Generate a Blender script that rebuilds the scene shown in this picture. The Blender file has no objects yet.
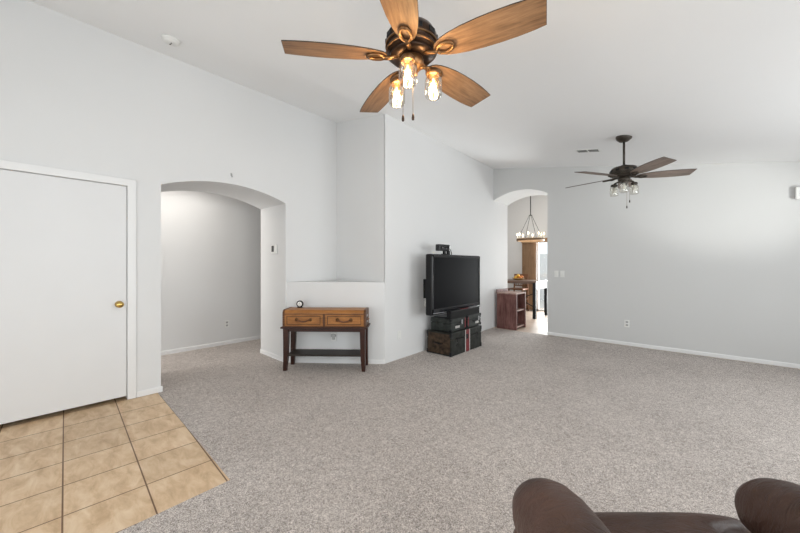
import bpy, bmesh, math, random
from mathutils import Vector, Matrix, Euler
random.seed(7)
S = bpy.context.scene
C = S.collection
PI = math.pi

# ------------------------------------------------------------------ camera, world, lights, exposure
YAW = math.atan(297/330)
cam_d = bpy.data.cameras.new('camera'); cam = bpy.data.objects.new('camera', cam_d); C.objects.link(cam)
cam.location = (0, 0, 1.27); cam.rotation_euler = (PI/2, 0, YAW)
cam_d.sensor_width = 36; cam_d.lens = 330/800*36; cam_d.shift_y = -1/800; cam_d.clip_start = 0.02
S.camera = cam
S.view_settings.view_transform = 'Standard'; S.view_settings.look = 'None'
S.view_settings.gamma = 1; S.view_settings.use_curve_mapping = False
S.view_settings.exposure = 0.04
W = bpy.data.worlds.new('sky'); S.world = W; W.use_nodes = True
W.node_tree.nodes['Background'].inputs[0].default_value = (0.90, 0.95, 1.0, 1)
W.node_tree.nodes['Background'].inputs[1].default_value = 1.3

def area(name, loc, rot, sx, sy, power, col=(1, 1, 1), spread=PI):
    l = bpy.data.lights.new(name, 'AREA'); l.shape = 'RECTANGLE'; l.size = sx; l.size_y = sy
    l.energy = power; l.color = col; l.spread = spread
    o = bpy.data.objects.new(name, l); C.objects.link(o); o.location = loc; o.rotation_euler = rot
    return o
# daylight entering by the windows (right wall, dining room door), plus added fills
DAY = (.97, .982, 1)
area('daylight_right_near', (2.42, 0.3, 1.35), (0, math.radians(105), 0), 1.5, 2.4, 84, DAY)
area('daylight_right_far', (2.42, 3.9, 1.35), (0, math.radians(105), 0), 1.5, 2.4, 76, DAY)
area('daylight_rear', (-0.9, -2.12, 1.2), (math.radians(103), 0, 0), 3.6, 2.1, 64, DAY)  # fill added behind the camera to light the left door
area('daylight_dining', (-2.35, 9.75, 1.05), (math.radians(-102), 0, 0), 1.9, 2.0, 205, DAY)
area('daylight_hall', (-5.15, -1.3, 1.5), (PI/2, 0, 0), 0.8, 1.6, 28, (1, .95, .88))  # bare panel added to light the hall, no window behind it
area('hall_ceiling_light', (-5.15, 1.0, 2.42), (0, 0, 0), 0.5, 1.6, 8.5, (1, .94, .86))  # fill panel added to brighten the hall floor, no fixture
def bounce():
    l = bpy.data.lights.new('sun_bounce', 'SPOT'); l.energy = 430; l.spot_size = math.radians(25); l.spot_blend = 0.85  # spot added outside the window to make the bright patch on the wall
    l.shadow_soft_size = 0.22; l.color = (1, .98, .94)
    o = bpy.data.objects.new('sun_bounce', l); C.objects.link(o); o.location = (3.3, 3.75, 1.05)
    d = Vector((0.22, 6.31, 2.16)) - Vector(o.location); o.rotation_euler = d.to_track_quat('-Z', 'Y').to_euler()
bounce()

# ------------------------------------------------------------------ materials
def new_mat(name):
    m = bpy.data.materials.new(name); m.use_nodes = True
    nt = m.node_tree; b = nt.nodes['Principled BSDF']
    return m, nt, b
def N(nt, t, **kw):
    n = nt.nodes.new(t)
    for k, v in kw.items():
        if k.startswith('i_'):
            key = k[2:]; key = int(key) if key.isdigit() else key.replace('_', ' ')
            n.inputs[key].default_value = v
        else: setattr(n, k, v)
    return n
def rgb(c): return (c[0], c[1], c[2], 1)
def ramp(nt, stops):
    r = nt.nodes.new('ShaderNodeValToRGB'); e = r.color_ramp.elements
    while len(e) < len(stops): e.new(0.5)
    for i, (p, c) in enumerate(stops): e[i].position = p; e[i].color = rgb(c)
    return r
def plain(name, col, rough=.6, metal=0., bump=0., bscale=60., var=0., vscale=8., spec=.5):
    m, nt, b = new_mat(name); L = nt.links.new
    b.inputs['Roughness'].default_value = rough; b.inputs['Metallic'].default_value = metal
    b.inputs['Specular IOR Level'].default_value = spec
    tc = N(nt, 'ShaderNodeTexCoord')
    nz = N(nt, 'ShaderNodeTexNoise', i_Scale=vscale, i_Detail=4.); L(tc.outputs['Object'], nz.inputs['Vector'])
    lo = tuple(max(0, x*(1-var)) for x in col); hi = tuple(min(1, x*(1+var)) for x in col)
    r = ramp(nt, [(.3, lo), (.7, hi)]); L(nz.outputs['Fac'], r.inputs[0]); L(r.outputs[0], b.inputs['Base Color'])
    if bump:
        n2 = N(nt, 'ShaderNodeTexNoise', i_Scale=bscale, i_Detail=3.); L(tc.outputs['Object'], n2.inputs['Vector'])
        bp = N(nt, 'ShaderNodeBump', i_Strength=bump, i_Distance=.004); L(n2.outputs['Fac'], bp.inputs['Height'])
        L(bp.outputs[0], b.inputs['Normal'])
    return m
def wood(name, a, c, rough=.5, stretch=(1.5, 14, 14), scale=3., metal=0.):
    m, nt, b = new_mat(name); L = nt.links.new
    b.inputs['Roughness'].default_value = rough; b.inputs['Specular IOR Level'].default_value = .3
    tc = N(nt, 'ShaderNodeTexCoord'); mp = N(nt, 'ShaderNodeMapping'); mp.inputs['Scale'].default_value = stretch
    L(tc.outputs['Object'], mp.inputs['Vector'])
    nz = N(nt, 'ShaderNodeTexNoise', i_Scale=scale, i_Detail=7., i_Roughness=.65, i_Distortion=.6); L(mp.outputs[0], nz.inputs['Vector'])
    n3 = N(nt, 'ShaderNodeTexNoise', i_Scale=3.5, i_Detail=3.); L(tc.outputs['Object'], n3.inputs['Vector'])
    mx = N(nt, 'ShaderNodeMath', operation='MULTIPLY_ADD', i_1=.65); L(nz.outputs['Fac'], mx.inputs[0])
    m2 = N(nt, 'ShaderNodeMath', operation='MULTIPLY', i_1=.35); L(n3.outputs['Fac'], m2.inputs[0]); L(m2.outputs[0], mx.inputs[2])
    r = ramp(nt, [(.34, a), (.62, c)]); L(mx.outputs[0], r.inputs[0]); L(r.outputs[0], b.inputs['Base Color'])
    bp = N(nt, 'ShaderNodeBump', i_Strength=.15, i_Distance=.002); L(nz.outputs['Fac'], bp.inputs['Height']); L(bp.outputs[0], b.inputs['Normal'])
    return m
def carpet_mat():
    m, nt, b = new_mat('carpet_pile'); L = nt.links.new
    b.inputs['Roughness'].default_value = .95; b.inputs['Specular IOR Level'].default_value = .1
    tc = N(nt, 'ShaderNodeTexCoord')
    v1 = N(nt, 'ShaderNodeTexVoronoi', i_Scale=290.); L(tc.outputs['Object'], v1.inputs['Vector'])
    v2 = N(nt, 'ShaderNodeTexVoronoi', i_Scale=75.); L(tc.outputs['Object'], v2.inputs['Vector'])
    n3 = N(nt, 'ShaderNodeTexNoise', i_Scale=16., i_Detail=5., i_Roughness=.75); L(tc.outputs['Object'], n3.inputs['Vector'])
    n4 = N(nt, 'ShaderNodeTexNoise', i_Scale=1.6, i_Detail=3.); L(tc.outputs['Object'], n4.inputs['Vector'])
    acc = None
    for src, wt in ((v1.outputs['Color'], .62), (v2.outputs['Color'], .15), (n3.outputs['Fac'], .22), (n4.outputs['Fac'], .13)):
        x = N(nt, 'ShaderNodeMath', operation='MULTIPLY_ADD', i_1=wt, i_2=0.)
        L(src, x.inputs[0])
        if acc: L(acc.outputs[0], x.inputs[2])
        acc = x
    r = ramp(nt, [(.24, (.145, .124, .114)), (.56, (.465, .416, .387)), (.86, (.86, .795, .75))]); L(acc.outputs[0], r.inputs[0])
    L(r.outputs[0], b.inputs['Base Color'])
    bp = N(nt, 'ShaderNodeBump', i_Strength=.25, i_Distance=.004); L(v1.outputs['Distance'], bp.inputs['Height']); L(bp.outputs[0], b.inputs['Normal'])
    return m
def tile_mat():
    m, nt, b = new_mat('ceramic_tile'); L = nt.links.new
    b.inputs['Roughness'].default_value = .45
    tc = N(nt, 'ShaderNodeTexCoord')
    mp = N(nt, 'ShaderNodeMapping'); mp.inputs['Rotation'].default_value = (0, 0, math.radians(2.6)); mp.inputs['Location'].default_value = (-.022, .016, 0); L(tc.outputs['Object'], mp.inputs['Vector'])
    br = N(nt, 'ShaderNodeTexBrick', offset=0., i_Scale=1., i_Mortar_Size=.0038, i_Mortar_Smooth=.1, i_Brick_Width=.330, i_Row_Height=.341, i_Bias=0.)
    br.inputs['Color1'].default_value = (.9, .9, .9, 1); br.inputs['Color2'].default_value = (1, 1, 1, 1); br.inputs['Mortar'].default_value = (.24, .17, .12, 1)
    L(mp.outputs[0], br.inputs['Vector'])
    m2 = N(nt, 'ShaderNodeMapping'); m2.inputs['Scale'].default_value = (1, 2.6, 1); m2.inputs['Rotation'].default_value = (0, 0, .5); L(tc.outputs['Object'], m2.inputs['Vector'])
    nz = N(nt, 'ShaderNodeTexNoise', i_Scale=5.5, i_Detail=8., i_Roughness=.65, i_Distortion=.5); L(m2.outputs[0], nz.inputs['Vector'])
    r = ramp(nt, [(.33, (.54, .36, .205)), (.5, (.69, .49, .305)), (.68, (.80, .62, .43))]); L(nz.outputs['Fac'], r.inputs[0])
    mx = N(nt, 'ShaderNodeMix', data_type='RGBA', blend_type='MULTIPLY'); mx.inputs[0].default_value = 1
    L(r.outputs[0], mx.inputs[6]); L(br.outputs['Color'], mx.inputs[7]); L(mx.outputs[2], b.inputs['Base Color'])
    bp = N(nt, 'ShaderNodeBump', i_Strength=.4, i_Distance=.003, invert=True); L(br.outputs['Fac'], bp.inputs['Height']); L(bp.outputs[0], b.inputs['Normal'])
    return m
def plank_mat():
    m, nt, b = new_mat('pale_planks'); L = nt.links.new
    b.inputs['Roughness'].default_value = .4
    tc = N(nt, 'ShaderNodeTexCoord')
    br = N(nt, 'ShaderNodeTexBrick', offset=.4, i_Scale=1., i_Mortar_Size=.002, i_Brick_Width=1.2, i_Row_Height=.18)
    br.inputs['Color1'].default_value = (.50, .385, .30, 1); br.inputs['Color2'].default_value = (.58, .46, .37, 1); br.inputs['Mortar'].default_value = (.35, .26, .2, 1)
    L(tc.outputs['Object'], br.inputs['Vector']); L(br.outputs['Color'], b.inputs['Base Color'])
    return m
def glass_mat(name, tint=(1, 1, 1), gloss=.12, rough=.02, facing=True):
    m = bpy.data.materials.new(name); m.use_nodes = True; nt = m.node_tree; nt.nodes.clear(); L = nt.links.new
    o = N(nt, 'ShaderNodeOutputMaterial'); t = N(nt, 'ShaderNodeBsdfTransparent'); t.inputs[0].default_value = rgb(tint)
    g = N(nt, 'ShaderNodeBsdfGlossy', i_Roughness=rough); mix = N(nt, 'ShaderNodeMixShader')
    lw = N(nt, 'ShaderNodeLayerWeight', i_Blend=.25)
    sc = N(nt, 'ShaderNodeMath', operation='MULTIPLY_ADD', i_1=.5, i_2=gloss*.3); L(lw.outputs['Facing'], sc.inputs[0])
    L(sc.outputs[0], mix.inputs[0]); L(t.outputs[0], mix.inputs[1]); L(g.outputs[0], mix.inputs[2]); L(mix.outputs[0], o.inputs[0])
    return m
def emis(name, col, s):
    m, nt, b = new_mat(name); b.inputs['Base Color'].default_value = rgb(col)
    b.inputs['Emission Color'].default_value = rgb(col); b.inputs['Emission Strength'].default_value = s
    return m
def leather_mat():
    m, nt, b = new_mat('brown_leather'); L = nt.links.new; b.inputs['Specular IOR Level'].default_value = .35
    tc = N(nt, 'ShaderNodeTexCoord')
    mp = N(nt, 'ShaderNodeMapping'); mp.inputs['Scale'].default_value = (1, 3.2, 1.5); L(tc.outputs['Object'], mp.inputs['Vector'])
    w = N(nt, 'ShaderNodeTexNoise', i_Scale=7., i_Detail=5., i_Roughness=.6, i_Distortion=1.2); L(mp.outputs[0], w.inputs['Vector'])
    v = N(nt, 'ShaderNodeTexVoronoi', i_Scale=320.); L(tc.outputs['Object'], v.inputs['Vector'])
    n = N(nt, 'ShaderNodeTexNoise', i_Scale=6., i_Detail=4.); L(tc.outputs['Object'], n.inputs['Vector'])
    r = ramp(nt, [(.3, (.042, .021, .015)), (.7, (.095, .049, .036))]); L(n.outputs['Fac'], r.inputs[0]); L(r.outputs[0], b.inputs['Base Color'])
    rr = N(nt, 'ShaderNodeMapRange', i_3=.38, i_4=.52); L(n.outputs['Fac'], rr.inputs[0]); L(rr.outputs[0], b.inputs['Roughness'])
    b1 = N(nt, 'ShaderNodeBump', i_Strength=.5, i_Distance=.03); L(w.outputs['Fac'], b1.inputs['Height'])
    b2 = N(nt, 'ShaderNodeBump', i_Strength=.12, i_Distance=.002); L(v.outputs['Distance'], b2.inputs['Height']); L(b1.outputs[0], b2.inputs['Normal'])
    L(b2.outputs[0], b.inputs['Normal'])
    return m

M = dict(
    white_wall=plain('white_wall_paint', (.735, .735, .735), .85, bump=.12, bscale=90, var=.008, vscale=1.2, spec=.2),
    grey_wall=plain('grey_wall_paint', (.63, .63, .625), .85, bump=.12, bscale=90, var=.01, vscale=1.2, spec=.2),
    ceiling=plain('ceiling_paint', (.90, .90, .90), .9, bump=.12, bscale=70, var=.008, vscale=1., spec=.2),
    trim=plain('trim_paint', (.80, .80, .80), .45),
    door=plain('door_paint', (.74, .74, .745), .5, var=.012, vscale=2.5),
    carpet=carpet_mat(), tile=tile_mat(), plank=plank_mat(),
    black=plain('soft_black', (.008, .008, .009), .5, spec=.25), void=plain('dark_gap', (.004, .004, .004), .9),
    screen=plain('screen_glass', (.004, .004, .005), .35, spec=.05), gloss_black=plain('gloss_black', (.01, .01, .012), .18),
    bronze=plain('aged_bronze', (.055, .030, .018), .32, metal=.75, var=.35, vscale=14),
    bronze_hi=plain('rubbed_bronze', (.20, .105, .045), .34, metal=.8, var=.35, vscale=18),
    dark_bronze=plain('dark_bronze', (.060, .049, .038), .45, metal=.5, var=.3, vscale=14),
    blade=wood('driftwood_blade', (.13, .066, .034), (.40, .225, .115), .5, (1.6, 16, 16), 3.),
    blade_grey=wood('weathered_blade', (.13, .098, .082), (.30, .235, .195), .55, (1.6, 16, 16), 3.),
    blade_edge=plain('blade_edge', (.03, .02, .015), .6),
    jar=glass_mat('jar_glass', (.95, .94, .90), .55), pane=glass_mat('window_glass', (.97, .985, .98), .1),
    bulb=emis('lit_filament', (1., .76, .42), 5.), bulb_glass=glass_mat('bulb_glass', (1, .9, .72), .2), bulb_off=plain('unlit_bulb', (.75, .74, .70), .2),
    candle_bulb=emis('candle_bulb_lit', (1., .80, .52), 4.), candle=plain('candle_sleeve', (.82, .76, .64), .6),
    brass=plain('brass', (.62, .42, .14), .22, metal=1.), steel=plain('steel', (.5, .5, .52), .3, metal=1.),
    case_wood=wood('trunk_tan_wood', (.20, .075, .018), (.42, .175, .045), .42, (2, 12, 12), 3.),
    case_dark=wood('trunk_brown_edge', (.060, .024, .010), (.13, .052, .019), .45, (2, 12, 12), 3.),
    stand_wood=wood('dark_cherry', (.020, .007, .005), (.050, .017, .010), .35, (2, 14, 14), 3.),
    shelf_wood=wood('black_brown', (.016, .012, .010), (.035, .025, .020), .5, (2, 14, 14), 3.),
    trunk_front=plain('trunk_charcoal', (.020, .021, .018), .6, bump=.4, bscale=35, var=.6, vscale=14, spec=.25),
    trunk_side=plain('trunk_worn_brown', (.048, .030, .018), .65, bump=.4, bscale=30, var=.8, vscale=16, spec=.25),
    case_grey=plain('case_grey_green', (.026, .030, .027), .55, bump=.3, bscale=40, var=.5, vscale=16, spec=.3),
    red=plain('red_stripe', (.16, .014, .018), .6, var=.3, vscale=30), pale=plain('pale_stripe', (.50, .48, .46), .6, var=.3, vscale=40),
    cubby=wood('distressed_red', (.075, .026, .023), (.24, .115, .10), .6, (10, 10, 1.6), 2.5),
    cubby_top=wood('distressed_top', (.24, .13, .11), (.48, .34, .29), .6, (6, 2, 6), 3.),
    cubby_in=plain('cubby_inside', (.09, .03, .025), .7, var=.3), 
    table_top=wood('table_top_wood', (.085, .050, .035), (.17, .105, .075), .4, (2, 14, 14), 3.),
    table_side=plain('table_grey_paint', (.66, .66, .64), .5, var=.05), 
    iron=plain('black_iron', (.014, .015, .017), .55, metal=.2, spec=.25),
    chair_wood=wood('chair_brown', (.12, .05, .026), (.24, .115, .06), .45, (12, 12, 2), 3.),
    blinds=wood('blind_oak', (.17, .098, .052), (.30, .185, .105), .5, (20, 20, 1), 2.),
    valance=wood('valance_oak', (.26, .15, .08), (.42, .27, .15), .5, (2, 14, 14), 3.),
    fruit=plain('yellow_fruit', (.72, .42, .05), .45, var=.2, vscale=20), fruit_b=plain('orange_fruit', (.62, .20, .03), .5, var=.2, vscale=40),
    basket=wood('woven_basket', (.28, .16, .06), (.48, .30, .13), .7, (30, 30, 30), 3.),
    plastic=plain('white_plastic', (.80, .80, .78), .35), plastic_grey=plain('grey_plastic', (.45, .45, .44), .4),
    slot=plain('slot_dark', (.045, .045, .045), .6), paper=plain('clock_face', (.85, .84, .80), .5), leather=leather_mat(), 
    leather_handle=plain('handle_leather', (.13, .045, .015), .45, var=.3, vscale=30),
    concrete=plain('patio_concrete', (.55, .53, .50), .8, var=.06), led=plain('red_panel', (.30, .02, .03), .25),
    silver=plain('silver_plastic', (.45, .46, .48), .3, metal=.6),
)

# ------------------------------------------------------------------ mesh helpers
class MB:
    """collects shapes and links them as ONE mesh object"""
    def __init__(s): s.bm = bmesh.new()
    def _xf(s, vs, mat):
        if mat is not None: bmesh.ops.transform(s.bm, matrix=mat, verts=vs)
    def box(s, lo, hi, bev=0., seg=2, mat=None):
        b = bmesh.new()
        bmesh.ops.create_cube(b, size=1)
        sz = [hi[i]-lo[i] for i in range(3)]; ce = [(hi[i]+lo[i])/2 for i in range(3)]
        for v in b.verts: v.co = Vector((v.co.x*sz[0]+ce[0], v.co.y*sz[1]+ce[1], v.co.z*sz[2]+ce[2]))
        if bev: bmesh.ops.bevel(b, geom=b.edges[:], offset=bev, segments=seg, profile=.5, affect='EDGES')
        return s._merge(b, mat)
    def _merge(s, b, mat=None):
        if mat is not None: bmesh.ops.transform(b, matrix=mat, verts=b.verts[:])
        me = bpy.data.meshes.new('t'); b.to_mesh(me); b.free(); s.bm.from_mesh(me); bpy.data.meshes.remove(me); return s
    def prism(s, pts, z0, z1, mat=None, bev=0.):
        """2-D polygon in local XY, extruded z0..z1"""
        b = bmesh.new()
        f = b.faces.new([b.verts.new((x, y, z0)) for x, y in pts])
        r = bmesh.ops.extrude_face_region(b, geom=[f])
        for v in r['geom']:
            if isinstance(v, bmesh.types.BMVert): v.co.z = z1
        bmesh.ops.recalc_face_normals(b, faces=b.faces[:])
        if bev: bmesh.ops.bevel(b, geom=b.edges[:], offset=bev, segments=2, profile=.5, affect='EDGES')
        return s._merge(b, mat)
    def lathe(s, prof, n=32, mat=None, cap=True):
        b = bmesh.new(); rings = []
        for r, z in prof:
            rings.append([b.verts.new((max(r, 1e-5)*math.cos(2*PI*k/n), max(r, 1e-5)*math.sin(2*PI*k/n), z)) for k in range(n)])
        for a, c in zip(rings, rings[1:]):
            for k in range(n): b.faces.new((a[k], a[(k+1) % n], c[(k+1) % n], c[k]))
        if cap:
            b.faces.new(rings[0][::-1]); b.faces.new(rings[-1])
        bmesh.ops.recalc_face_normals(b, faces=b.faces[:])
        for f in b.faces: f.smooth = True
        return s._merge(b, mat)
    def tube(s, pts, r, n=10, closed=False, mat=None):
        b = bmesh.new(); P = [Vector(p) for p in pts]; rings = []; m = len(P)
        rr = r if isinstance(r, (list, tuple)) else [r]*m
        up = Vector((0, 0, 1))
        for i, p in enumerate(P):
            if closed: t = (P[(i+1) % m]-P[i-1])
            else: t = P[min(i+1, m-1)]-P[max(i-1, 0)]
            t.normalize(); u = up if abs(t.dot(up)) < .95 else Vector((1, 0, 0))
            x = t.cross(u).normalized(); y = t.cross(x).normalized()
            rings.append([b.verts.new(p+rr[i]*(math.cos(2*PI*k/n)*x+math.sin(2*PI*k/n)*y)) for k in range(n)])
        prs = list(zip(rings, rings[1:])) + ([(rings[-1], rings[0])] if closed else [])
        for a, c in prs:
            for k in range(n): b.faces.new((a[k], a[(k+1) % n], c[(k+1) % n], c[k]))
        if not closed: b.faces.new(rings[0][::-1]); b.faces.new(rings[-1])
        bmesh.ops.recalc_face_normals(b, faces=b.faces[:])
        for f in b.faces: f.smooth = True
        return s._merge(b, mat)
    def sphere(s, c, r, sc=(1, 1, 1), n=16, mat=None):
        b = bmesh.new(); bmesh.ops.create_uvsphere(b, u_segments=n, v_segments=max(8, n//2), radius=r)
        for v in b.verts: v.co = Vector((v.co.x*sc[0]+c[0], v.co.y*sc[1]+c[1], v.co.z*sc[2]+c[2]))
        for f in b.faces: f.smooth = True
        return s._merge(b, mat)
    def loft(s, secs, n=28, p=2.6, mat=None):
        """superellipse sections across local Y: (y, cx, cz, half_w, half_h)"""
        b = bmesh.new(); rings = []
        sg = lambda v, e: math.copysign(abs(v)**e, v)
        for y, cx, cz, hw, hh in secs:
            rings.append([b.verts.new((cx+hw*sg(math.cos(2*PI*k/n), 2/p), y, cz+hh*sg(math.sin(2*PI*k/n), 2/p))) for k in range(n)])
        for a, c in zip(rings, rings[1:]):
            for k in range(n): b.faces.new((a[k], a[(k+1) % n], c[(k+1) % n], c[k]))
        b.faces.new(rings[0][::-1]); b.faces.new(rings[-1])
        bmesh.ops.recalc_face_normals(b, faces=b.faces[:])
        for f in b.faces: f.smooth = True
        return s._merge(b, mat)
    def build(s, name, mat, parent=None, loc=(0, 0, 0), rot=(0, 0, 0), smooth=False):
        me = bpy.data.meshes.new(name); s.bm.to_mesh(me); s.bm.free()
        o = bpy.data.objects.new(name, me); C.objects.link(o); me.materials.append(mat)
        o.location = loc; o.rotation_euler = rot
        if parent: o.parent = parent
        if smooth:
            for p in me.polygons: p.use_smooth = True
        return o
def thing(name, label, cat, loc=(0, 0, 0), rz=0., group=None, rot=None):
    o = bpy.data.objects.new(name, None); C.objects.link(o); o.empty_display_size = .1
    o.location = loc; o.rotation_euler = rot if rot else (0, 0, rz)
    o['label'] = label; o['category'] = cat
    if group: o['group'] = group
    return o
def tag(o, label, cat, group=None):
    o['label'] = label; o['category'] = cat
    if group: o['group'] = group
    return o
def struct(o): o['kind'] = 'structure'; return o
def kids(o): return [c for c in bpy.data.objects if c.parent == o]
def copy_tree(o, parent=None):
    c = o.copy(); C.objects.link(c)
    if parent: c.parent = parent
    for k in kids(o): copy_tree(k, c)
    return c
T = Matrix.Translation
def RX(a): return Matrix.Rotation(a, 4, 'X')
def RY(a): return Matrix.Rotation(a, 4, 'Y')
def RZ(a): return Matrix.Rotation(a, 4, 'Z')

# ------------------------------------------------------------------ the setting
XL, XLB, XH = -4.013, -4.72, -5.63          # left wall face, its back, hall wall
YR, YG, YGB, YD = -1.8, 6.31, 7.02, 9.4     # rear wall, grey wall face and back, dining wall
XR = 2.2
TA, TB = (-3.0, 3.04), (-3.1, 6.31)         # the television wall
cz = lambda x: 3.41-.1735*(x+4.013)

def arc(a0, z0, a1, z1, rise, n=24):
    """points of an arch from (a0,z0) to (a1,z1)"""
    half = abs(a1-a0)/2; R = (half*half+rise*rise)/(2*rise); th = math.asin(half/R); out = []
    for k in range(n+1):
        t = -th+2*th*k/n; f = (math.sin(t)*R+half)/(2*half)
        out.append((a0+(a1-a0)*f, z0+(z1-z0)*f+R*math.cos(t)-R*math.cos(th)))
    return out
# floors
struct(MB().prism([(XL, .835), (-2.055, .782), (-2.02, YR), (XR, YR), (XR, 6.27), (-3.1, 6.27), (-3.0, 3.03), (XL, 2.2), (XLB, 2.2), (XLB, 4.2), (XH, 4.2), (XH, -1.4), (XLB, -1.4), (XLB, .86), (XL, .86)], -.1, 0).build('floor', M['carpet']))
struct(MB().prism([(XLB+.02+2.055, -2.6), (.035, -2.585), (0, 0), (-1.958, .05), (XLB+.02+2.055, .05)], -.1, -.004).build('floor_tile', M['tile'], loc=(-2.055, .782, 0)))
struct(MB().box((-5.3, 6.27, -.1), (XR, 10.2, -.003)).build('floor_wood', M['plank']))
# ceiling, sloping down to the right
xs0, xs1 = -5.7, XR+.2
struct(MB().prism([(xs0, cz(xs0)), (xs1, cz(xs1)), (xs1, cz(xs1)+.15), (xs0, cz(xs0)+.15)], 0, 12.4, mat=T((0, YD+.2, 0)) @ RX(PI/2)).build('ceiling', M['ceiling']))
struct(MB().box((XH-.1, -1.5, 2.44), (XLB-.001, 4.3, 2.52)).build('ceiling_hall', M['ceiling']))
# left wall with the closet door opening and the arch to the hall; polygon in (y,z)
D0, D1, DT = -.225, .597, 2.024
prof = [(YR-.1, 0), (D0, 0), (D0, DT), (D1, DT), (D1, 0), (.86, 0)] + arc(.86, 2.088, 2.215, 2.084, .13) + [(2.215, 0), (3.2, 0), (3.2, 3.55), (YR-.1, 3.55)]
MYZ = Matrix(((0, 0, 1, 0), (1, 0, 0, 0), (0, 1, 0, 0), (0, 0, 0, 1)))   # local (a,b,c) -> (x=c, y=a, z=b)
struct(MB().prism(prof, XLB, XL, mat=MYZ).build('wall_left', M['white_wall']))
struct(MB().box((XLB+.005, D0-.02, .0), (XLB+.5, D1+.02, DT+.02)).build('wall_closet', M['void']))  # near-black block behind the door, its colour standing in for shade
# alcove wall, the half wall across the corner, and the television wall
struct(MB().box((XLB, 3.04, 0), (-3.02, 3.25, 3.55)).build('wall_alcove', M['white_wall']))
struct(MB().prism([(XL-.02, 2.216), (-3.0, 3.04), (-3.02, 3.1), (XL-.02, 3.1)], 0, 1.052).build('wall_ledge', M['white_wall']))
struct(MB().prism([TA, TB, (-3.118, YGB), (-3.4, YGB), (-3.4, 3.2), (-3.02, 3.06)], 0, 3.5).build('wall_television', M['white_wall']))
# grey wall with its arch; polygon in (x,z), local z = -y
profg = [(-2.04, 0), (XR+.1, 0), (XR+.1, 3.5), (-3.11, 3.5)] + arc(-3.11, 2.592, -2.04, 2.605, .138)
MXZ = Matrix(((1, 0, 0, 0), (0, 0, 1, 0), (0, 1, 0, 0), (0, 0, 0, 1)))
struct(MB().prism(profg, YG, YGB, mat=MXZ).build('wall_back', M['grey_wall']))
# right wall with two windows, rear wall with an unseen glass door added for fill light (both behind the camera's right shoulder)
def wall_with_holes(name, a0, a1, z1, holes, c0, c1, mat, M4):
    mb = MB(); cuts = sorted(holes); a = a0
    for h0, h1, hz0, hz1 in cuts:
        mb.prism([(a, 0), (h0, 0), (h0, z1), (a, z1)], c0, c1, mat=M4)
        if hz0 > 0: mb.prism([(h0, 0), (h1, 0), (h1, hz0), (h0, hz0)], c0, c1, mat=M4)
        mb.prism([(h0, hz1), (h1, hz1), (h1, z1), (h0, z1)], c0, c1, mat=M4)
        a = h1
    mb.prism([(a, 0), (a1, 0), (a1, z1), (a, z1)], c0, c1, mat=M4)
    return struct(mb.build(name, mat))
wall_with_holes('wall_right', YR-.1, YG+.1, 2.7, [(-.9, 1.5, .6, 2.1), (2.7, 5.1, .6, 2.1)], XR, XR+.14, M['white_wall'], MYZ)
wall_with_holes('wall_rear', XLB, XR+.1, 3.6, [(-2.7, .9, 0, 2.15)], YR-.14, YR, M['white_wall'], MXZ)
def window(name, a0, a1, z0, z1, c, M4, mull=1):
    fr = MB(); w = .05
    for q in ([(a0, z0), (a0+w, z0), (a0+w, z1), (a0, z1)], [(a1-w, z0), (a1, z0), (a1, z1), (a1-w, z1)], [(a0, z0), (a1, z0), (a1, z0+w), (a0, z0+w)], [(a0, z1-w), (a1, z1-w), (a1, z1), (a0, z1)]):
        fr.prism(q, c-.02, c+.02, mat=M4)
    for k in range(1, mull+1):
        x = a0+(a1-a0)*k/(mull+1); fr.prism([(x-w/2, z0), (x+w/2, z0), (x+w/2, z1), (x-w/2, z1)], c-.02, c+.02, mat=M4)
    f = struct(fr.build(name, M['trim']))
    MB().prism([(a0+.01, z0+.01), (a1-.01, z0+.01), (a1-.01, z1-.01), (a0+.01, z1-.01)], c-.003, c+.003, mat=M4).build('window_pane', M['pane'], f)
    return f
window('window_1', -.9, 1.5, .6, 2.1, XR+.07, MYZ); window('window_2', 2.7, 5.1, .6, 2.1, XR+.07, MYZ)
window('window_3', -2.7, .9, 0, 2.15, YR-.07, MXZ, 1)  # unseen opening, added so the rear fill can enter
# hall shell
struct(MB().box((XH-.1, -1.5, 0), (XH, 4.3, 2.6)).build('wall_hall', M['white_wall']))
struct(MB().box((XH, 4.2, 0), (XLB+.01, 4.3, 2.6)).build('wall_hall_end', M['white_wall']))
struct(MB().box((XLB, 3.2, 0), (XLB+.1, 4.3, 2.6)).build('wall_hall_side', M['white_wall']))
# dining room shell, its sliding glass door
wall_with_holes('wall_dining', -5.3, XR+.1, 3.8, [(-3.345, -1.4, 0, 2.0)], YD, YD+.14, M['white_wall'], MXZ)
struct(MB().box((-5.3, YGB-.5, 0), (-5.2, YD+.1, 3.8)).build('wall_dining_left', M['white_wall']))
struct(MB().box((XR, YGB, 0), (XR+.1, YD+.1, 2.9)).build('wall_dining_right', M['white_wall']))
struct(MB().box((-5.3, YGB-.12, 0), (-3.39, YGB, 3.8)).build('wall_dining_near', M['white_wall']))
window('window_4', -3.345, -1.4, 0, 2.0, YD+.07, MXZ, 1)
struct(MB().box((-6, YD+.14, -.12), (4, 14, -.02)).build('floor_patio', M['concrete']))
struct(MB().box((-6, 12.6, -.02), (4, 12.8, 1.7)).build('wall_garden', M['grey_wall']))

# baseboards (height .08)
def board(name, p, q, h=.056, t=.012, mat='trim'):
    p = Vector((*p, 0)); q = Vector((*q, 0)); d = q-p; a = math.atan2(d.y, d.x)
    return struct(MB().prism([(0, 0), (t, 0), (t, h-.012), (t*.4, h), (0, h)], 0, d.length, mat=T(p) @ RZ(a) @ Matrix(((0, 0, 1, 0), (-1, 0, 0, 0), (0, 1, 0, 0), (0, 0, 0, 1)))).build(name, M[mat]))
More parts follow.
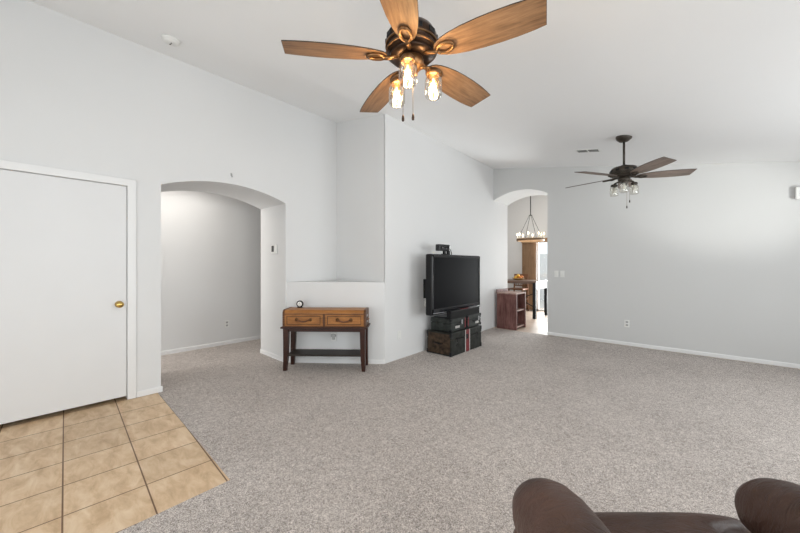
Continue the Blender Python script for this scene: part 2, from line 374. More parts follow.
# the board's thickness lies to the right of p->q
board('baseboard_left', (XL, .664), (XL, .872))
board('baseboard_jamb', (XLB, 2.215), (XL+.004, 2.215))
board('baseboard_ledge', (XL, 2.216), (-3.0, 3.04))
board('baseboard_back', (-2.04, YG), (XR, YG))
board('baseboard_hall', (XH, -1.4), (XH, 4.2), h=.06)
board('baseboard_dining', (-5.2, YD), (-3.7, YD))
# closet door, casing
dr = struct(MB().box((XL-.045, D0+.004, .034), (XL-.008, D1-.005, DT-.005), .002).build('door_1', M['door']))
kn = MB().lathe([(.0, 0), (.031, 0), (.031, .006), (.013, .010), (.011, .032), (.022, .038), (.029, .050), (.029, .060), (.020, .070), (0, .072)], 24, mat=T((XL-.008, .536, .908)) @ RY(PI/2)).build('door_knob', M['brass'], dr)
kn['label'] = 'brass door knob'
MB().box((XL-.010, D1-.009, .88), (XL-.004, D1+.002, .945)).build('latch_plate', M['steel'], dr)
cs = MB(); w = .064
cs.box((XL, D1, 0), (XL+.016, D1+w, DT+w), .004); cs.box((XL, D0-w, 0), (XL+.016, D0, DT+w), .004); cs.box((XL, D0-w, DT), (XL+.0162, D1+w, DT+w), .004)
cs.box((XL-.05, D1-.001, 0), (XL+.004, D1+.012, DT)); cs.box((XL-.05, D0-.012, DT-.001), (XL+.004, D1+.012, DT+.012))
struct(cs.build('trim_1', M['trim']))

# ------------------------------------------------------------------ ceiling fans
def blade_mesh(mb, r0, r1, w0, w1, t, pitch, edge=False):
    prof = ((0, 0), (.006, .15), (.02, .30), (.05, .47), (.10, .62), (.18, .76), (.30, .89), (.45, .97), (.60, 1.), (.75, .985), (.88, .93), (1, .84))
    L_ = r1-r0
    pts = [(r0+L_*t_, -w1/2*h_) for t_, h_ in prof] + [(r0+L_*t_-(.012 if t_ == 1 else 0), w1/2*h_) for t_, h_ in prof[:0:-1]]
    mb.prism(pts, -t/2, t/2, mat=RX(pitch))
def make_fan(name, label, loc, ceil_z, R, az0, jar_az, lit, bladem, metal, metal2, chains, jr, mr=1., mz=1., cr=1., tilt=(0, 0)):
    x, y, z = loc                                           # z = blade plane
    root = thing(name, label, 'ceiling fan', (x, y, ceil_z), rot=(tilt[0], tilt[1], 0))
    o = lambda zz: zz-ceil_z
    MB().lathe([(.012, o(ceil_z)+.03), (.068*cr, o(ceil_z)+.03), (.07*cr, o(ceil_z)-.015), (.064*cr, o(ceil_z)-.035), (.040*cr, o(ceil_z)-.062), (.018, o(ceil_z)-.072)], 32).build('canopy', metal, root)
    MB().tube([(0, 0, o(ceil_z)-.05), (0, 0, o(z)+.15)], .0125, 14).build('downrod', metal, root)
    mprof = [(.02, o(z)+.175), (.032, o(z)+.17), (.036, o(z)+.15), (.085, o(z)+.145), (.118, o(z)+.130), (.134, o(z)+.100), (.137, o(z)+.060), (.130, o(z)+.052), (.128, o(z)+.034), (.133, o(z)+.028), (.130, o(z)+.018), (.10, o(z)+.006), (.096, o(z)+.006), (.09, o(z)-.002), (.06, o(z)-.004)]
    mh = MB().lathe([(r*mr if r > .05 else r, o(z)+(zz-o(z))*mz) for r, zz in mprof], 48).build('motor_housing', metal, root)
    for zz, rr in ((.056, .1355), (.026, .1325)):
        MB().tube([(rr*mr*math.cos(a), rr*mr*math.sin(a), o(z)+zz*mz) for a in [2*PI*k/40 for k in range(40)]], .005, 8, True).build('trim_ring', metal2, mh)
    for k in range(10):
        a = 2*PI*k/10; MB().box((.130*mr, -.022, o(z)+.070*mz), (.1385*mr, .022, o(z)+.098*mz), .003, mat=RZ(a)).build('vent_slot', M['black'], mh)
    MB().lathe([(.07, o(z)-.006), (.112*mr, o(z)-.002), (.116*mr, o(z)+.006), (.110*mr, o(z)+.012), (.07, o(z)+.012)], 40).build('blade_flywheel', metal, root)
    for k in range(5):
        a = az0+2*PI*k/5; p = -math.radians(12.5)
        b = MB(); blade_mesh(b, .128, R, 0, .168, .007, p)
        b = b.build('blade', bladem, root, loc=(0, 0, o(z)), rot=(0, 0, a))
        e = MB(); blade_mesh(e, .1265, R+.0015, 0, .171, .0045, p); e.build('blade_edge', M['blade_edge'], b)
        ir = MB()
        ir.tube([(.075, 0, .004), (.10, 0, -.006), (.125, 0, -.014), (.145, .0, -.013)], [.013, .012, .011, .012], 10)
        ir.tube([(.188+.044*math.cos(t), .027*math.sin(t), -.011) for t in [2*PI*q/24 for q in range(24)]], .0095, 8, True, mat=RX(p))
        ir.build('blade_bracket', metal2, b)
    lf = MB().lathe([(.05, o(z)-.004), (.062, o(z)-.012), (.064, o(z)-.045), (.050, o(z)-.060), (.034, o(z)-.075), (.030, o(z)-.095), (.018, o(z)-.108), (0.004, o(z)-.112)], 32).build('light_fitter', metal2, root)
    for k, a in enumerate(jar_az):
        am = MB(); am.tube([(.03, 0, -.06), (.065, 0, -.052), (jr-.012, 0, -.058), (jr, 0, -.075)], [.010, .009, .009, .012], 10)
        am = am.build('light_arm', metal2, root, loc=(0, 0, o(z)), rot=(0, 0, a))
        MB().lathe([(.012, -.066), (.030, -.070), (.036, -.078), (.0365, -.096), (.033, -.098)], 28, mat=T((jr, 0, 0))).build('jar_cap', metal2, am)
        j = MB().lathe([(.032, -.096), (.032, -.104), (.042, -.116), (.0455, -.128), (.0455, -.200), (.041, -.211), (.028, -.214), (.002, -.213)], 32, mat=T((jr, 0, 0)), cap=False).build('jar_shade', M['jar'], am)
        if lit:
            MB().lathe([(.004, -.112), (.0065, -.122), (.0075, -.140), (.0065, -.160), (.002, -.170)], 16, mat=T((jr, 0, 0))).build('filament', M['bulb'], am)
            MB().lathe([(.012, -.10), (.016, -.112), (.026, -.140), (.027, -.158), (.018, -.180), (.002, -.188)], 20, mat=T((jr, 0, 0)), cap=False).build('light_bulb', M['bulb_glass'], am)
            l = bpy.data.lights.new('fan_bulb', 'POINT'); l.energy = 5.2; l.color = (1., .76, .48); l.shadow_soft_size = .03
            lo = bpy.data.objects.new('fan_bulb', l); C.objects.link(lo); lo.parent = am; lo.location = (jr, 0, -.15)
        else:
            MB().lathe([(.006, -.10), (.012, -.115), (.024, -.145), (.026, -.160), (.018, -.178), (.003, -.185)], 18, mat=T((jr, 0, 0))).build('light_bulb', M['bulb_off'], am)
    for a, r, zb in chains:
        px, py = r*math.cos(a), r*math.sin(a)
        ch = MB().tube([(px, py, o(z)-.06), (px, py, zb-ceil_z+.03)], .0013, 6).build('pull_chain', M['bronze_hi'], root)
        MB().lathe([(.002, .034), (.0055, .026), (.007, .012), (.006, .001), (.002, -.001)], 12, mat=T((px, py, zb-ceil_z))).build('chain_pull', metal, ch)
    return root
fx, fy = -1.145, 1.343
make_fan('ceiling_fan', 'nearest wooden ceiling fan with three lit jar lights', (fx+.010, fy+.006, 2.374), cz(fx), .662, 4.005, [YAW+math.radians(d) for d in (2, 134, 258)], True, M['blade'], M['bronze'], M['bronze_hi'],
         [(YAW+math.radians(-88), .070, 2.005), (YAW+math.radians(-130), .075, 2.005)], .115, tilt=(-.012, -.018))
gx, gy = -.658, 4.79
make_fan('ceiling_fan', 'far ceiling fan on a long rod with dark grey-brown blades and unlit jars', (gx, gy, 2.345), cz(gx)+.008, .69, math.radians(24), [YAW+math.radians(d) for d in (236, 116, 356)], False, M['blade_grey'], M['dark_bronze'], M['dark_bronze'],
         [(YAW+math.radians(-90), .05, 1.955), (YAW+math.radians(-15), .06, 2.03)], .118, 1.08, .82, 1.22)

# ------------------------------------------------------------------ small fittings on ceiling and walls
SL = math.atan(.1735)
t = thing('smoke_detector', 'round white smoke detector on the sloped ceiling above left wall', 'smoke detector', (-3.558, .838, cz(-3.558)), rot=(0, SL, 0))
MB().lathe([(.074, 0), (.074, -.010), (.066, -.014), (.064, -.030), (.052, -.038), (.001, -.040)], 36).build('housing', M['plastic'], t)
MB().box((-.030, -.006, -.0415), (-.008, .006, -.039)).box((.006, -.005, -.0415), (.026, .005, -.039)).build('sensor_slot', M['slot'], t)
t = thing('air_vent', 'small two-panel air vent in the ceiling left of the far fan', 'vent', (-1.16, 5.31, cz(-1.16)), rot=(0, SL, 0))
MB().box((-.155, -.075, -.006), (.155, .075, .002), .003).build('frame', M['plastic'], t)
for s in (-1, 1):
    MB().box((s*.072-.062, -.052, -.0075), (s*.072+.062, .052, -.0055)).build('grille_opening', M['slot'], t)
    for k in range(3):
        MB().box((s*.072-.062, -.028+.028*k, -.010), (s*.072+.062, -.026+.028*k, -.003)).build('louver', M['plastic_grey'], t)
def outlet(label, loc, rz, name='wall_outlet', kind='outlet', group=None, mode='duplex', w=.07, h=.115):
    """plate in local XZ, facing local -Y"""
    t = thing(name, label, kind, loc, rz, group)
    MB().box((-w/2, -.006, -h/2), (w/2, .001, h/2), .003).build('cover_plate', M['plastic'], t)
    if mode == 'duplex':
        for s in (-1, 1):
            r = MB().box((-.017, -.0085, s*.024-.015), (.017, -.005, s*.024+.015), .002).build('socket', M['plastic_grey'], t)
            MB().box((-.009, -.0092, s*.024-.006), (-.006, -.008, s*.024+.006)).box((.006, -.0092, s*.024-.006), (.009, -.008, s*.024+.006)).build('slot', M['slot'], r)
    elif mode == 'switch':
        MB().box((-.017, -.011, -.033), (.017, -.005, .033), .003, mat=RX(.06)).build('rocker', M['plastic'], t)
    elif mode == 'blank':
        for s in (-1, 1): MB().lathe([(.004, 0), (.004, .002), (.001, .003)], 10, mat=T((0, -.006, s*.042)) @ RX(PI/2)).build('screw', M['plastic_grey'], t)
    return t
tvx = lambda y: -3.0-.0306*(y-3.04)
RTV = PI/2+.03                                             # local -Y faces +X
outlet('white blank wall plate low on wall left of the trunk', (tvx(3.326), 3.326, .325), RTV, mode='blank', name='wall_plate', kind='wall plate')
outlet('small pale outlet on the wall between the trunk and the red cubby', (tvx(5.18), 5.18, .385), RTV)
outlet('white double outlet low on the grey back wall', (-.827, YG, .348), 0)
outlet('left one of two white light switches beside the dining arch', (-1.885, YG, 1.118), 0, 'light_switch', 'switch', mode='switch')
outlet('right one of two white light switches beside the dining arch', (-1.783, YG, 1.118), 0, 'light_switch', 'switch', mode='switch')
outlet('white outlet low on the hallway wall seen through left arch', (XH, 2.085, .33), PI/2)
t = outlet('white outlet with plugged adapter under the console table', (-3.512, 2.613, .345), math.radians(39.0), name='wall_outlet')
MB().box((-.030, -.036, .0), (.030, -.006, .035), .006).box((-.014, -.030, -.030), (.014, -.006, .002), .004).build('plug_adapter', M['plastic_grey'], t)
t = thing('thermostat', 'small white thermostat with dark display on the arch jamb', 'thermostat', (-4.30, 2.215, 1.492), 0)
MB().box((-.075, -.022, -.062), (.075, 0, .062), .006).build('housing', M['plastic'], t)
MB().box((-.052, -.0235, -.035), (.012, -.021, .048)).build('display', M['slot'], t)
t = thing('wall_hook', 'tiny metal hook on the wall above the left arch', 'hook', (XL, 1.535, 2.307), PI/2)
MB().tube([(0, 0, .02), (0, -.012, .02), (0, -.014, 0), (0, -.020, -.016), (0, -.032, -.012), (0, -.034, -.004)], .0035, 8).build('hook', M['steel'], t)
MB().box((-.008, -.003, .0), (.008, 0, .035)).build('hook_plate', M['plastic_grey'], t)
t = thing('door_chime', 'white chime box high on the grey back wall at right edge', 'chime', (1.00, YG, 2.16), 0)
MB().box((-.10, -.055, -.075), (.10, 0, .075), .008).build('cover', M['plastic'], t)
for k in range(3): MB().box((-.07, -.0565, -.045+.03*k), (.07, -.0545, -.040+.03*k)).build('slot', M['plastic_grey'], t)

# ------------------------------------------------------------------ console table against the half wall
ang = math.radians(40.2)
t = thing('console_table', 'dark wooden console with tan suitcase top, two drawers and a low shelf', 'console table', (-3.420, 2.443, 0), ang)
L2, D2 = .49, .145                                         # half length and depth at the feet; local -Y is the front
def leg(mb, sx, sy):
    b = bmesh.new(); rings = []
    for z, off, hw in ((.515, -.006, .031), (.35, -.006, .029), (.15, -.002, .026), (.04, .004, .022), (0, .006, .020)):
        cx, cy = sx*(L2-.02+off), sy*(D2-.02+off*.5)
        rings.append([b.verts.new((cx+dx*hw, cy+dy*hw, z)) for dx, dy in ((-1, -1), (1, -1), (1, 1), (-1, 1))])
    for a, c in zip(rings, rings[1:]):
        for k in range(4): b.faces.new((a[k], a[(k+1) % 4], c[(k+1) % 4], c[k]))
    b.faces.new(rings[0]); b.faces.new(rings[-1][::-1]); bmesh.ops.recalc_face_normals(b, faces=b.faces[:]); mb._merge(b)
for sx in (-1, 1):
    for sy in (-1, 1):
        q = MB(); leg(q, sx, sy); q.build('leg', M['stand_wood'], t)
MB().box((-L2+.02, -D2+.008, .472), (L2-.02, D2-.008, .512)).build('apron', M['stand_wood'], t)
MB().box((-.525, -D2-.018, .510), (.525, D2+.012, .530), .004).build('stand_top', M['stand_wood'], t)
MB().box((-L2+.03, -D2+.01, .175), (L2-.03, D2-.01, .195), .003).build('shelf', M['shelf_wood'], t)
# suitcase body: rounded upper edge
bp = [(-D2, .530), (-D2, .690)] + [(-D2+.045-.045*math.cos(a), .690+.045*math.sin(a)) for a in [PI/2*k/6 for k in range(1, 7)]] + [(D2-.03, .735), (D2-.01, .728), (D2, .71), (D2, .530)]
MB().prism(bp, -.497, .497, mat=MYZ).build('case_body', M['case_wood'], t)
MB().prism([(y*1.012, .53+(z-.53)*1.012) for y, z in bp], .478, .503, mat=MYZ).build('case_edge', M['case_dark'], t)
MB().prism([(y*1.012, .53+(z-.53)*1.012) for y, z in bp], -.503, -.478, mat=MYZ).build('case_edge', M['case_dark'], t)
MB().box((-.48, -D2-.004, .682), (.48, -D2+.001, .690)).box((-.48, -D2-.004, .530), (.48, -D2+.001, .542)).box((-.012, -D2-.004, .53), (.012, -D2+.001, .69)).build('case_band', M['case_dark'], t)
for s in (-1, 1):
    c = s*.245
    d = MB().box((c-.222, -D2-.008, .548), (c+.222, -D2+.002, .676), .003).build('drawer', M['case_wood'], t)
    mo = MB(); a0, a1, z0, z1 = c-.205, c+.205, .560, .664
    for lo, hi in (((a0, z0), (a1, z0+.008)), ((a0, z1-.008), (a1, z1)), ((a0, z0), (a0+.008, z1)), ((a1-.008, z0), (a1, z1))):
        mo.box((lo[0], -D2-.011, lo[1]), (hi[0], -D2-.007, hi[1]), .001)
    mo.build('drawer_moulding', M['case_dark'], d)
    MB().tube([(c+x, -D2-.014-.016*math.cos(x/.075*PI/2), .618-.020*math.cos(x/.075*PI/2)) for x in [-.075+.15*k/12 for k in range(13)]], .008, 10).build('handle', M['leather_handle'], d)
    for q in (-1, 1):
        MB().lathe([(.021, 0), (.020, .004), (.009, .007), (.008, .018), (.001, .020)], 16, mat=T((c+q*.082, -D2-.008, .620)) @ RX(PI/2)).build('handle_mount', M['bronze_hi'], d)
for z in (.585, .655):
    MB().box((.502, -.05, z-.012), (.507, .03, z+.012), .002).build('side_latch', M['steel'], t)
MB().tube([(.507+.016*math.sin(PI*k/8), -.055+.11*k/8, .61) for k in range(9)], .006, 8).build('side_handle', M['leather_handle'], t)
# clock on it
t = thing('desk_clock', 'small black round clock standing on the tan suitcase console', 'clock', (-3.405+.769*-.36+.6*.02, 2.455+.639*-.36-.77*.02, .735), ang)
t.location = Vector((-3.420, 2.443, .735)) + Matrix.Rotation(ang, 3, 'Z') @ Vector((-.365, .075, 0))
MB().box((-.030, -.016, 0), (.030, .016, .012), .004).build('base', M['black'], t)
MB().lathe([(.001, -.014), (.040, -.014), (.043, -.010), (.043, .010), (.036, .014), (.001, .014)], 32, mat=T((0, 0, .048)) @ RX(PI/2)).build('case', M['gloss_black'], t)
f = MB().lathe([(.001, .0), (.030, .0), (.030, .002), (.001, .002)], 32, mat=T((0, -.0135, .048)) @ RX(PI/2)).build('dial', M['paper'], t)
MB().box((-.0012, -.0172, .048), (.0012, -.016, .068)).box((0, -.0172, .0468), (.015, -.016, .0492)).build('clock_hand', M['black'], f)

# ------------------------------------------------------------------ trunk, cases, television
def handle_v(mb, y, z0, z1, x):
    mb.tube([(x, y, z0), (x+.016, y, z0+.012), (x+.018, y, (z0+z1)/2), (x+.016, y, z1-.012), (x, y, z1)], .006, 8)
TX0, TX1, TY0, TY1, TH = -2.95, -2.53, 3.872, 4.73, .325
t = thing('trunk', 'large dark steamer trunk with red and white stripe on the carpet', 'trunk', ((TX0+TX1)/2, (TY0+TY1)/2, 0))
hx, hy = (TX1-TX0)/2, (TY1-TY0)/2
MB().box((-hx, -hy, 0), (hx, hy, .225), .006).build('body', M['trunk_front'], t)
MB().box((-hx-.003, -hy-.003, .228), (hx+.003, hy+.003, TH), .010).build('lid', M['trunk_front'], t)
MB().box((-hx+.02, -hy-.005, .02), (hx-.02, -hy+.004, .305), .002).build('end_panel', M['trunk_side'], t)
MB().box((hx-.002, -.045, .0), (hx+.0045, .055, TH), .001).build('red_stripe', M['red'], t)
for y0 in (-.062, .055): MB().box((hx-.002, y0, .0), (hx+.005, y0+.017, TH), .001).build('white_stripe', M['pale'], t)
for sx in (-1, 1):
    for sy in (-1, 1):
        for z0 in (0, TH-.06): MB().box((sx*hx-.03 if sx > 0 else sx*hx-.005, sy*hy-.03 if sy > 0 else sy*hy-.007, z0+.0), (sx*hx+.005 if sx > 0 else sx*hx+.03, sy*hy+.007 if sy > 0 else sy*hy+.03, z0+.06), .006).build('corner_guard', M['iron'], t)
for y in (-.295, .28):
    h = MB(); handle_v(h, y, .14, .245, hx+.002); h.build('latch', M['black'], t)
MB().box((hx, -.035, .19), (hx+.012, .018, .26), .004).build('lock_plate', M['iron'], t)
h = MB(); h.tube([(-.07, -hy-.004, .17), (-.06, -hy-.024, .165), (.06, -hy-.024, .165), (.07, -hy-.004, .17)], .008, 8); h.build('end_handle', M['black'], t)
def hard_case(label, y0, y1, x0, x1, z0, h, patch):
    t = thing('storage_case', label, 'case', ((x0+x1)/2, (y0+y1)/2, z0)); hx, hy = (x1-x0)/2, (y1-y0)/2
    MB().box((-hx, -hy, 0), (hx, hy, h*.62), .012).build('body', M['case_grey'], t)
    MB().box((-hx-.002, -hy-.002, h*.63), (hx+.002, hy+.002, h), .012).build('lid', M['case_grey'], t)
    for y in patch['latch']:
        MB().box((hx, y-.018, h*.45), (hx+.008, y+.018, h*.80), .003).build('latch', M['steel'], t)
    MB().tube([(hx, -.06, h*.5), (hx+.022, -.05, h*.48), (hx+.022, .05, h*.48), (hx, .06, h*.5)], .007, 8).build('handle', M['black'], t)
    MB().box((hx-.001, patch['card'][0], h*.22), (hx+.003, patch['card'][1], h*.40)).build('label_strip', M['pale'], t)
    if 'red' in patch: MB().box((hx-.001, patch['red']-.014, h*.12), (hx+.004, patch['red']+.014, h*.9)).build('red_strap', M['red'], t)
    MB().lathe([(.05, 0), (.05, .004), (.03, .006), (.001, .006)], 24, mat=T((.0, -hy, h*.45)) @ RX(PI/2)).build('end_boss', M['case_grey'], t)
    for sy in (-1, 1):
        for z in (.0, h-.04): MB().box((hx-.03, sy*hy-.03 if sy > 0 else sy*hy-.004, z), (hx+.004, sy*hy+.004 if sy > 0 else sy*hy+.03, z+.04), .006).build('corner_guard', M['iron'], t)
    return t
hard_case('left grey-green hard case on top of the trunk, under the television', 3.935, 4.345, -2.93, -2.575, TH+.001, .185, dict(latch=(.085,), card=(-.09, .02), red=.175))
hard_case('right small black hard case on top of the trunk, under the television', 4.385, 4.80, -2.93, -2.575, TH+.001, .185, dict(latch=(.13,), card=(.03, .13), red=-.185))
t = thing('television', 'flat black television standing on stacked cases by the wall', 'television', (-2.72, 4.26, .511), 0)
a0, a1, z0, z1 = -.67, .67, .076, .916
MB().box((-.045, a0, z0), (.06, a1, z1), .018, 3).build('cabinet', M['black'], t)
MB().box((.052, a0+.045, z0+.085), (.0615, a1-.045, z1-.04), .002).build('screen', M['screen'], t)
fr = MB()
for lo, hi in (((a0+.01, z0+.012), (a1-.01, z0+.088)), ((a0+.01, z1-.042), (a1-.01, z1-.008)), ((a0+.01, z0+.01), (a0+.047, z1-.01)), ((a1-.047, z0+.01), (a1-.01, z1-.01))):
    fr.box((.056, lo[0], lo[1]), (.066, hi[0], hi[1]), .004)
fr.build('bezel', M['gloss_black'], t)
MB().tube([(.067, a0+.03+(a1-a0-.06)*k/16, z0+.030-.012*math.sin(PI*k/16)) for k in range(17)], .005, 8).build('chin_strip', M['silver'], t)
MB().box((-.03, -.16, .012), (.02, .16, .10), .006).build('stand_neck', M['black'], t)
MB().box((-.17, -.30, 0), (.04, .30, .014), .005).build('stand_base', M['gloss_black'], t)
MB().box((-.085, -.36, .22), (-.04, .36, .72), .01).build('rear_housing', M['black'], t)
t = thing('soundbar', 'black speaker box lying in front of the television on the cases', 'soundbar', (-2.60, 4.31, .511), 0)
MB().box((-.035, -.40, 0), (.045, .41, .118), .010, 3).build('cabinet', M['black'], t)
MB().box((.040, -.39, .012), (.047, .40, .105), .004).build('grille_cloth', M['void'], t)
MB().box((-.0, -.10, .1175), (.04, .10, .1205), .001).build('red_light_bar', M['led'], t)  # reflected red light painted as a plain strip, not a lamp
MB().box((-.02, .15, .1175), (.04, .38, .121), .001).build('control_panel', M['silver'], t)
t = thing('sensor_camera', 'black motion sensor camera with cable on top of the television', 'camera', (-2.72, 3.98, 1.4275), 0)
MB().box((-.045, -.16, .050), (.035, .10, .145), .012, 3).build('body', M['gloss_black'], t)
MB().box((-.025, -.045, .0), (.025, .045, .012), .003).box((-.016, -.022, .01), (.016, .022, .058), .004).box((-.020, .08, .0), (.018, .13, .062), .004).build('foot', M['black'], t)
for y in (-.11, .0, .06): MB().lathe([(.018, 0), (.018, .003), (.008, .005), (.001, .005)], 16, mat=T((.034, y, .098)) @ RY(PI/2)).build('lens', M['screen'], t)
MB().tube([(-.03, .08, .105), (-.04, .16, .112), (-.055, .25, .075), (-.065, .29, .03), (-.075, .31, -.03), (-.075, .31, -.08)], .0065, 8).build('cable', M['black'], t)
t = thing('media_box', 'thin dark box hanging behind the left edge of the television', 'media box', (-2.90, 3.85, .66), 0)
MB().box((-.09, -.02, .13), (.09, .02, .41), .006).build('box', M['black'], t)
MB().box((-.085, -.018, .0), (.085, .018, .128), .004).build('lower_panel', M['pale'], t)

# ------------------------------------------------------------------ red cubby at the dining arch
t = thing('cubby_shelf', 'distressed red wooden cubby shelf against the wall by dining arch', 'shelf', (-2.835, 6.555, 0), 0)
hx, hy, h = .20, .235, .70
MB().box((-hx, -hy, 0), (hx, -hy+.035, h), .004).build('side_panel', M['cubby'], t)
MB().box((-hx, hy-.035, 0), (hx, hy, h), .004).build('side_panel', M['cubby'], t)
MB().box((-hx, -hy+.03, .02), (-hx+.02, hy-.03, h)).build('back_panel', M['cubby_in'], t)
MB().box((-hx-.005, -hy-.012, h), (hx+.012, hy+.012, h+.025), .004).build('top', M['cubby_top'], t)
MB().box((-hx-.005, -hy-.012, h+.02), (-hx+.02, hy+.012, h+.085), .004).build('back_rail', M['cubby'], t)
for z in (.035, .36): MB().box((-hx+.02, -hy+.035, z), (hx-.006, hy-.035, z+.028)).build('shelf', M['cubby_top'], t)
for y in (-hy-.006, hy-.040): MB().box((hx-.004, y, 0), (hx+.012, y+.046, h), .003).build('face_stile', M['cubby'], t)

# ------------------------------------------------------------------ dining room
t = thing('dining_table', 'tall wooden dining table with black iron legs beyond the arch', 'table', (-3.66, 8.38, 0), 0)
hx, hy = .82, .43
MB().box((-hx-.03, -hy-.02, .855), (hx+.02, hy+.02, .895), .004).build('table_top', M['table_top'], t)
for y in (-hy+.01, hy-.03): MB().box((-hx+.03, y, .825), (hx-.03, y+.02, .857)).build('long_apron', M['table_top'], t)
MB().box((hx-.03, -hy+.02, .70), (hx-.005, hy-.02, .855)).build('end_apron', M['table_side'], t)
for sx in (-1, 1):
    for sy in (-1, 1):
        MB().box((sx*(hx-.035)-.035, sy*(hy-.03)-.035, 0), (sx*(hx-.035)+.035, sy*(hy-.03)+.035, .857), .003).build('leg', M['iron'], t)
for s in (1, -1):
    MB().tube([(hx-.05, -hy+.03, .60), (hx-.40, -hy+.03, .46), (hx-.75, -hy+.03, .60)], .011, 8).build('cross_brace', M['iron'], t) if s > 0 else MB().tube([(hx-.05, -hy+.03, .28), (hx-.40, -hy+.03, .46), (hx-.75, -hy+.03, .28)], .011, 8).build('cross_brace', M['iron'], t)
def dining_chair(label, loc, rz):
    """counter-height slat chair; local -Y is the front"""
    t = thing('dining_chair', label, 'chair', loc, rz)
    for sx in (-1, 1):
        MB().tube([(sx*.20, -.19, 0), (sx*.19, -.18, .60)], [.016, .021], 10).build('leg', M['chair_wood'], t)
        MB().tube([(sx*.20, .21, 0), (sx*.19, .18, .60), (sx*.185, .215, 1.02)], [.016, .022, .017], 10).build('leg', M['chair_wood'], t)
    MB().box((-.215, -.215, .60), (.215, .205, .64), .012).build('seat', M['chair_wood'], t)
    MB().box((-.20, .195, .93), (.20, .220, 1.03), .008).build('top_rail', M['chair_wood'], t)
    MB().box((-.19, .185, .69), (.19, .205, .72), .004).build('lower_rail', M['chair_wood'], t)
    for k in range(5): MB().tube([(-.14+.07*k, .195, .71), (-.14+.07*k, .207, .94)], .009, 8).build('spindle', M['chair_wood'], t)
    for z in (.18, .34):
        for s in (-1, 1): MB().tube([(s*.198, -.185, z), (s*.197, .20, z)], .009, 8).build('stretcher', M['chair_wood'], t)
        MB().tube([(-.198, -.185, z+.04), (.198, -.185, z+.04)], .009, 8).build('stretcher', M['chair_wood'], t)
    return t
dining_chair('brown spindle-back chair behind the dining table by the blinds', (-3.70, 9.03, 0), 0)
t = thing('fruit_bowl', 'woven bowl holding yellow and orange fruit on dining table', 'bowl', (-3.46, 8.45, .895), 0)
MB().lathe([(.06, 0), (.10, .004), (.14, .030), (.155, .050), (.147, .050), (.13, .032), (.09, .012), (.001, .010)], 28).build('bowl', M['basket'], t)
for i, (x, y, z, m, c) in enumerate(((-.06, -.03, .065, 'fruit', 'yellow'), (.06, -.04, .062, 'fruit_b', 'orange'), (0, .06, .065, 'fruit', 'yellow'), (.0, -.01, .115, 'fruit', 'yellow'), (.075, .045, .078, 'fruit_b', 'orange'), (-.075, .05, .078, 'fruit_b', 'orange'))):
    o = MB().sphere((0, 0, 0), .042, (1, 1, .93), 16).build('fruit', M[m], loc=(-3.46+x, 8.45+y, .895+z))
    tag(o, ('yellow' if c == 'yellow' else 'orange') + ' fruit in the woven bowl on dining table', 'fruit', 'yellow fruit in the bowl' if c == 'yellow' else 'orange fruit in the bowl')
# chandelier
t = thing('chandelier', 'round wooden ring chandelier with candle bulbs over the dining table', 'chandelier', (-3.107, 8.35, cz(-3.107)), 0)
zc = cz(-3.107); o = lambda z: z-zc
MB().lathe([(.06, .01), (.06, -.02), (.012, -.035)], 24).build('canopy', M['iron'], t)
MB().tube([(0, 0, -.03), (0, 0, o(2.54))], .011, 8).build('chain', M['iron'], t)
MB().tube([(.03*math.cos(a), .03*math.sin(a), o(2.53)) for a in [2*PI*k/16 for k in range(16)]], .007, 6, True).build('top_ring', M['iron'], t)
n = 40; b = MB()
b.lathe([(.30, o(1.885)), (.33, o(1.885)), (.33, o(1.945)), (.30, o(1.945)), (.30, o(1.885))], 48, cap=False); b.build('wooden_ring', M['valance'], t)
MB().lathe([(.331, o(1.908)), (.3335, o(1.908)), (.3335, o(1.922)), (.331, o(1.922)), (.331, o(1.908))], 48, cap=False).build('iron_band', M['iron'], t)
for k in range(4):
    a = PI/4+k*PI/2; MB().tube([(.03*math.cos(a), .03*math.sin(a), o(2.53)), (.315*math.cos(a), .315*math.sin(a), o(1.945))], .005, 8).build('hanging_rod', M['iron'], t)
for k in range(8):
    a = 2*PI*k/8+.2; x, y = .315*math.cos(a), .315*math.sin(a)
    c = MB().lathe([(.026, .0), (.026, .006), (.013, .010), (.013, .075), (.009, .078)], 14, mat=T((x, y, o(1.945)))).build('candle_sleeve', M['candle'], t)
    MB().lathe([(.008, .078), (.017, .095), (.019, .110), (.011, .135), (.002, .152)], 14, mat=T((x, y, o(1.945)))).build('candle_bulb', M['candle_bulb'], c)
for k in range(0, 1):
    l = bpy.data.lights.new('chandelier_glow', 'POINT'); l.energy = 9; l.color = (1, .90, .76); l.shadow_soft_size = .25
    lo = bpy.data.objects.new('chandelier_glow', l); C.objects.link(lo); lo.location = (-3.107, 8.35, 2.15)
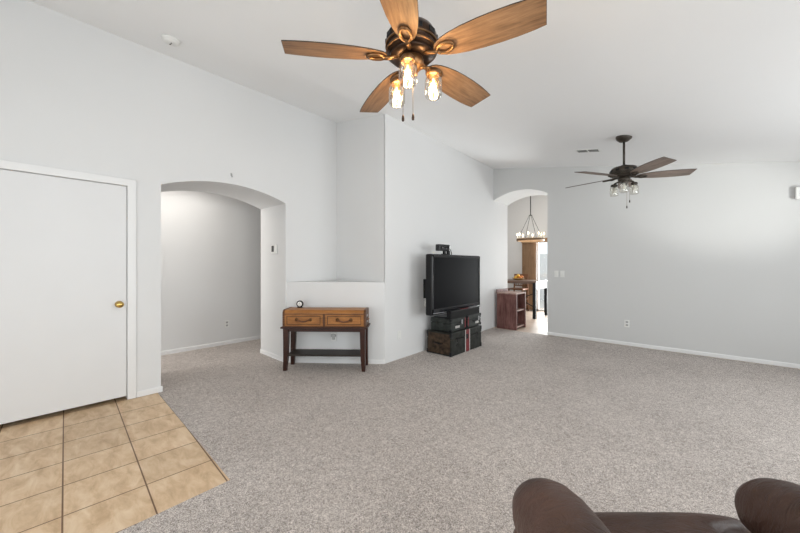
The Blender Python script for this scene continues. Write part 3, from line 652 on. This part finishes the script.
# blinds and valance at the glass door
t = thing('vertical_blinds', 'brown vertical blinds drawn to the left of the glass door', 'blinds', (-3.515, 9.33, 0), 0)
for k in range(9):
    MB().box((-.042, -.002, .03), (.042, .002, 1.93), mat=T((-.15+.038*k, 0, 0)) @ RZ(math.radians(28))).build('vane', M['blinds'], t)
MB().box((-.18, -.02, 1.93), (.18, .02, 1.955)).build('head_rail', M['plastic_grey'], t)
t = thing('door_valance', 'brown wooden valance board above the glass door', 'valance', (-2.5, 9.33, 1.90), 0)
MB().box((-1.20, -.085, .0), (1.20, -.065, .11), .003).build('front_board', M['valance'], t)
MB().box((-1.20, -.085, .10), (1.20, .07, .12), .003).build('top_board', M['valance'], t)

# ------------------------------------------------------------------ leather armchair, seen from behind its right side
Rv = Vector((math.cos(YAW), math.sin(YAW), 0)); Fv = Vector((-math.sin(YAW), math.cos(YAW), 0))
t = thing('armchair', 'brown leather armchair with rolled arms at the bottom right corner', 'armchair', Rv*.735+Fv*.60, YAW)
for s in (-1, 1):
    q = MB(); cx = s*.335+(.006 if s < 0 else -.012)
    ys = [-.42, -.40, -.36, -.25, -.10, .05, .18, .26, .32, .36, .385, .398, .402]
    hw = [.03, .06, .085, .098, .102, .103, .102, .099, .092, .080, .060, .034, .006]
    q.loft([(y, cx, .587-(.0 if y < .2 else (y-.2)**2*.55), w, w*1.0) for y, w in zip(ys, hw)], 32, 2.2)
    a = q.build('arm_pad', M['leather'], t)
    MB().loft([(y, cx, .285, w, .24) for y, w in ((-.40, .03), (-.385, .07), (-.30, .078), (.28, .078), (.335, .07), (.35, .03))], 32, 4.5).build('arm_panel', M['leather'], t)
MB().loft([(y, 0, z+.032, w, h) for y, z, w, h in ((-.34, .36, .20, .06), (-.30, .37, .235, .095), (-.1, .375, .24, .105), (.15, .375, .24, .105), (.33, .37, .238, .105), (.395, .37, .240, .104), (.412, .37, .345, .103), (.435, .365, .372, .100), (.465, .350, .372, .082), (.482, .342, .36, .055), (.490, .335, .33, .02))], 48, 3.6).build('seat_cushion', M['leather'], t)
MB().loft([(y, 0, .19, w, .12) for y, w in ((-.38, .2), (-.36, .25), (.38, .25), (.41, .2))], 32, 5).build('base', M['leather'], t)
bk = MB().loft([(y, 0, 0, w, h) for y, w, h in ((-.36, .15, .05), (-.34, .25, .075), (-.2, .275, .085), (.1, .28, .085), (.26, .27, .08), (.34, .24, .065), (.365, .16, .04))], 36, 3., mat=T((0, -.44, .60)) @ RX(math.radians(98))).build('backrest', M['leather'], t)
for sx in (-1, 1):
    for y in (-.32, .30): MB().lathe([(.022, 0), (.028, .085)], 14, mat=T((sx*.30, y, 0))).build('foot', M['shelf_wood'], t)
